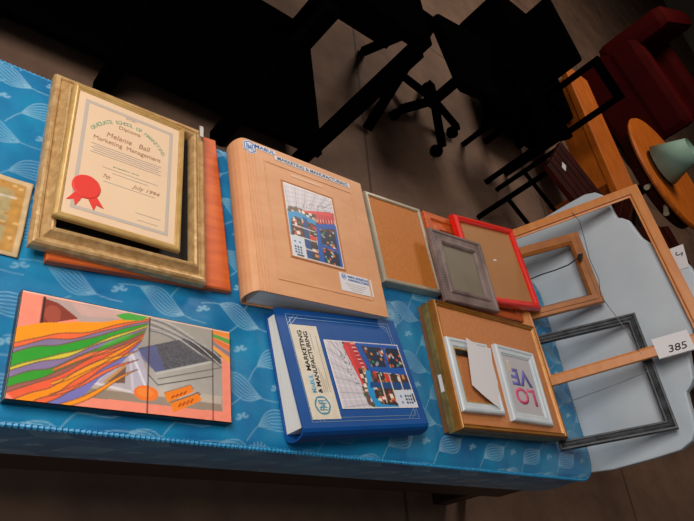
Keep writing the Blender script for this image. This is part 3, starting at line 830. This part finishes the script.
# long black table beyond the mattress
t = thing('black_table', 'long black table standing on the concrete floor behind the mattress', 'table', (.46, 2.0, 0))
for (x, y) in ((.79, -.31), (.41, -.38), (-.02, -.38), (-.60, -.38), (.75, .38), (-.60, .38)):
    MB().bar((x, y, 0), (x+.005, y, .70), .052, .052, bev=.004).build('leg', blackw, t)
MB().box((.055, .04, .73), (1.50, .76, .05), bev=.006).build('tabletop', blackw, t)
MB().box((.055, .04, .67), (1.3, .7, .07)).build('apron', blackw, t)
MB().box((.06, .02, .12), (1.50, .76, .03)).build('floor_shade_sheet', blackw, t)  # added black sheet standing in for the shade on the floor under the table

# black folding stand
t = thing('folding_stand', 'black folding stand with one foot on the floor left of the office chair', 'stand', (1.80, 2.35, 0))
for a_, b_ in (((-.11, -.26, .01), (-.07, .05, .50)), ((-.04, .34, .01), (-.07, .05, .50)), ((-.16, .05, .49), (.0, .05, .49))):
    MB().bar(a_, b_, .042, .035, bev=.003).build('leg', blackm, t)

# mahogany chair
def chair(label, loc, rz, m, ms, h, w, slats):
    t = thing('dining_chair', label, 'chair', loc, (0, 0, R(rz)))
    for sx in (-1, 1):
        MB().bar((sx*w/2, -w/2, 0), (sx*w/2, -w/2, .44), .026, bev=.003).build('leg', m, t)
        MB().bar((sx*w/2, w/2, 0), (sx*w/2, w/2+.04, h), .03, bev=.003).build('leg', m, t)
        MB().bar((sx*w/2, -w/2, .2), (sx*w/2, w/2, .2), .018).build('stretcher', m, t)
    b = MB()
    for k in range(5): b.box((-w/2+w*(k+.5)/5, 0, .455), (w/5-.012, w+.05, .028), bev=.004)
    b.build('seat', ms, t)
    b = MB()
    for k in range(slats):
        z = .52+(h-.56)*k/max(1, slats-1); b.box((0, w/2+.04*z/h, z), (w-.02, .016, .05))
    b.build('backrest', ms, t)
    return t
chair('dark mahogany chair with slatted seat just behind the white headboard', (2.75, 1.87, 0), 228, blackw, mahog, .62, .40, 2)
pt = MB().box((0, 0, .0008), (.055, .03, .0016)).build('price_tag', white_paper)
pt.location = (2.63, 1.95, .4695); pt.rotation_euler = (0, 0, R(60)); tag(pt, 'small white price tag lying on the mahogany chair seat', 'tag')
t = thing('dining_chair', 'black chair whose two upright back posts cross in front of the orange bench', 'chair', (2.70, 2.36, 0), (0, 0, R(-58)))
for sx in (-1, 1):
    MB().bar((sx*.13, -.15, 0), (sx*.13, -.15, .43), .03, bev=.003).build('leg', blackw, t)
    MB().bar((sx*.12, .15, 0), (sx*.12, .17, .80), .034, bev=.003).build('leg', blackw, t)
MB().box((0, 0, .445), (.32, .34, .035), bev=.008).build('seat', blackw, t)
MB().box((0, .172, .775), (.24, .02, .05), bev=.004).build('top_rail', blackw, t)
t = thing('ottoman', 'large black padded ottoman between the office chair and the orange bench', 'ottoman', (2.98, 3.12, 0))
MB().box((0, 0, .23), (.46, .95, .36), bev=.03).build('cushion', blackw, t)
for sx in (-1, 1):
    for sy in (-1, 1): MB().box((sx*.18, sy*.42, .03), (.04, .04, .06)).build('foot', blackw, t)
t = thing('mahogany_bench', 'low dark mahogany bench behind the right side of the white headboard', 'bench', (3.95, 1.62, 0), (0, 0, R(20)))
b = MB()
for k in range(5): b.box((-.36+.18*k, 0, .36), (.12, .9, .03), bev=.003)
b.build('seat', mahog, t)
for sx in (-1, 1):
    for sy in (-1, 1): MB().box((sx*.38, sy*.4, .17), (.05, .05, .345)).build('leg', mahog, t)
MB().box((0, -.4, .30), (.72, .03, .06)).build('rail', mahog, t)

# black office chair
t = thing('office_chair', 'black swivel office chair on a star base beyond the silver frame', 'office chair', (2.12, 2.42, 0), (0, 0, R(12)))
b = MB()
for k in range(5):
    a = R(72*k+200); b.bar((.03*math.cos(a), .03*math.sin(a), .13), (.26*math.cos(a), .26*math.sin(a), .075), .045, .03, bev=.004)
b.build('star_base', blackm, t)
for k in range(5):
    a = R(72*k+200); MB().tube([(.26*math.cos(a)-.018*math.sin(a), .26*math.sin(a)+.018*math.cos(a), .032), (.26*math.cos(a)+.018*math.sin(a), .26*math.sin(a)-.018*math.cos(a), .032)], .032, 14).build('caster', blackm, t)
MB().lathe([(.03, .1), (.03, .3), (.018, .3), (.018, .40)], n=16).build('gas_column', blackm, t)
fab = mat('black_fabric', '040404', .95, spec=0)
MB().box((0, 0, .43), (.48, .46, .07), bev=.025).build('seat', fab, t)
MB().box((.24, 0, .66), (.05, .42, .34), bev=.02).build('backrest', fab, t)
MB().bar((.10, 0, .40), (.25, 0, .56), .05, .02).build('back_bracket', blackm, t)

# orange wooden bench
ow = mat('honey_wood', 'd26e1c', .4, var='b05812', scale=5, stretch=(9, 1, 4))
t = thing('wooden_bench', 'long honey-orange wooden bench beyond the chairs on the floor', 'bench', (3.43, 2.62, 0), (0, 0, R(2)))
MB().box((.0, 0, .43), (.32, 1.10, .045), bev=.008).build('seat', ow, t)
for sy in (-1, 1): MB().box((-.02, sy*.42, .205), (.24, .05, .41), bev=.004).build('leg', ow, t)
MB().box((-.12, 0, .33), (.025, .82, .14), bev=.003).build('side_rail', ow, t)

# round table, lamp shade
t = thing('round_table', 'round orange wooden side table with pale drawer knobs at the right edge', 'table', (4.50, 2.74, 0))
MB().lathe([(.0, .415), (.46, .415), (.50, .425), (.51, .44), (.50, .455), (.0, .455)], n=56).build('tabletop', ow, t)
MB().lathe([(.40, .33), (.42, .33), (.42, .415), (.40, .415)], n=40).build('apron', mahog, t)
MB().lathe([(.07, .06), (.05, .12), (.04, .25), (.06, .34), (.1, .40)], n=20).build('pedestal', mahog, t)
for k in range(3):
    a = R(120*k+30); MB().bar((.04*math.cos(a), .04*math.sin(a), .12), (.32*math.cos(a), .32*math.sin(a), .02), .05, .03, bev=.004).build('leg', mahog, t)
kn = mat('ceramic_knob', 'c8baa0', .35)
for a in (R(212), R(238)): MB().tube([(.42*math.cos(a), .42*math.sin(a), .385), (.52*math.cos(a), .52*math.sin(a), .385)], [.014, .02], 12).build('knob', kn, t)
t = thing('table_lamp', 'small lamp with sea-green cone shade on the round orange table', 'lamp', (4.27, 2.69, .455))
MB().lathe([(.06, 0), (.06, .01), (.02, .02), (.016, .05)], n=20).build('lamp_base', mat('brass', '6a5020', .4, .6), t)
MB().lathe([(.165, .03), (.085, .25), (.083, .25), (.163, .03)], n=40).build('lamp_shade', mat('sea_green', '84a596', .7, var='7a9c8c', scale=6), t, smooth=True)

# maroon armchair and papers
mar = mat('maroon_leather', '3a0302', .7, spec=.08, var='440404', scale=4)
t = thing('armchair', 'large maroon armchair at the top right behind the round table', 'armchair', (5.45, 4.25, 0), (0, 0, R(35)))
MB().box((0, 0, .24), (1.5, .95, .40), bev=.05).build('base', mar, t)
MB().box((0, -.05, .46), (1.1, .8, .12), bev=.05).build('seat_cushion', mar, t)
for sx in (-1, 1): MB().box((sx*.66, 0, .50), (.20, .95, .30), bev=.07).build('armrest', mar, t)
MB().box((0, .44, .62), (1.5, .2, .62), bev=.08).build('backrest', mar, t)
# ================================================================== LIGHT, CAMERA
def area(name, loc, target, size, power, col=(1, 1, 1), sy=None):
    l = bpy.data.lights.new(name, 'AREA'); l.energy = power; l.size = size; l.color = col
    if sy: l.shape = 'RECTANGLE'; l.size_y = sy
    o = bpy.data.objects.new(name, l); COL.objects.link(o); o.location = loc
    o.rotation_euler = (Vector(target)-Vector(loc)).to_track_quat('-Z', 'Y').to_euler()
    return o
area('ceiling_light', (-.9, .95, 2.5), (.6, .7, H), 1.6, 70, (1, .94, .88), 1.2)
area('front_fill', (-.7, -1.1, 2.3), (.8, .6, H), 1.5, 9, (.86, .93, 1))  # added cool fill, softens shadows on the headboard, no real fixture
area('background_fill', (3.4, 4.6, 3.7), (3.4, 3.0, 0), 1.2, 95, (1, .88, .76))  # added fill that brightens bench, lamp shade and far floor
w = bpy.data.worlds.new('World'); SC.world = w; w.use_nodes = True
w.node_tree.nodes['Background'].inputs[0].default_value = (.62, .75, 1, 1)
w.node_tree.nodes['Background'].inputs[1].default_value = .12

RW = ((0.7655867707802113, 0.25995040877719705, 0.5884748774441406), (-0.10512846357450586, -0.8518813544734327, 0.51307520311059), (0.6346848844527433, -0.4546690476347357, -0.6248609081788764))
cam = bpy.data.cameras.new('camera'); co = bpy.data.objects.new('camera', cam); COL.objects.link(co)
Mc = Matrix([[RW[i][0], -RW[i][1], -RW[i][2]] for i in range(3)]).to_4x4()
co.matrix_world = T(0, 0, H+1.0) @ Mc
cam.sensor_fit = 'HORIZONTAL'; cam.sensor_width = 36; cam.lens = 36*622.577/694; cam.clip_start = .01; cam.clip_end = 100
SC.camera = co
SC.view_settings.view_transform = 'Standard'; SC.view_settings.look = 'None'; SC.view_settings.gamma = 1; SC.view_settings.exposure = 0
SC.view_settings.use_curve_mapping = False
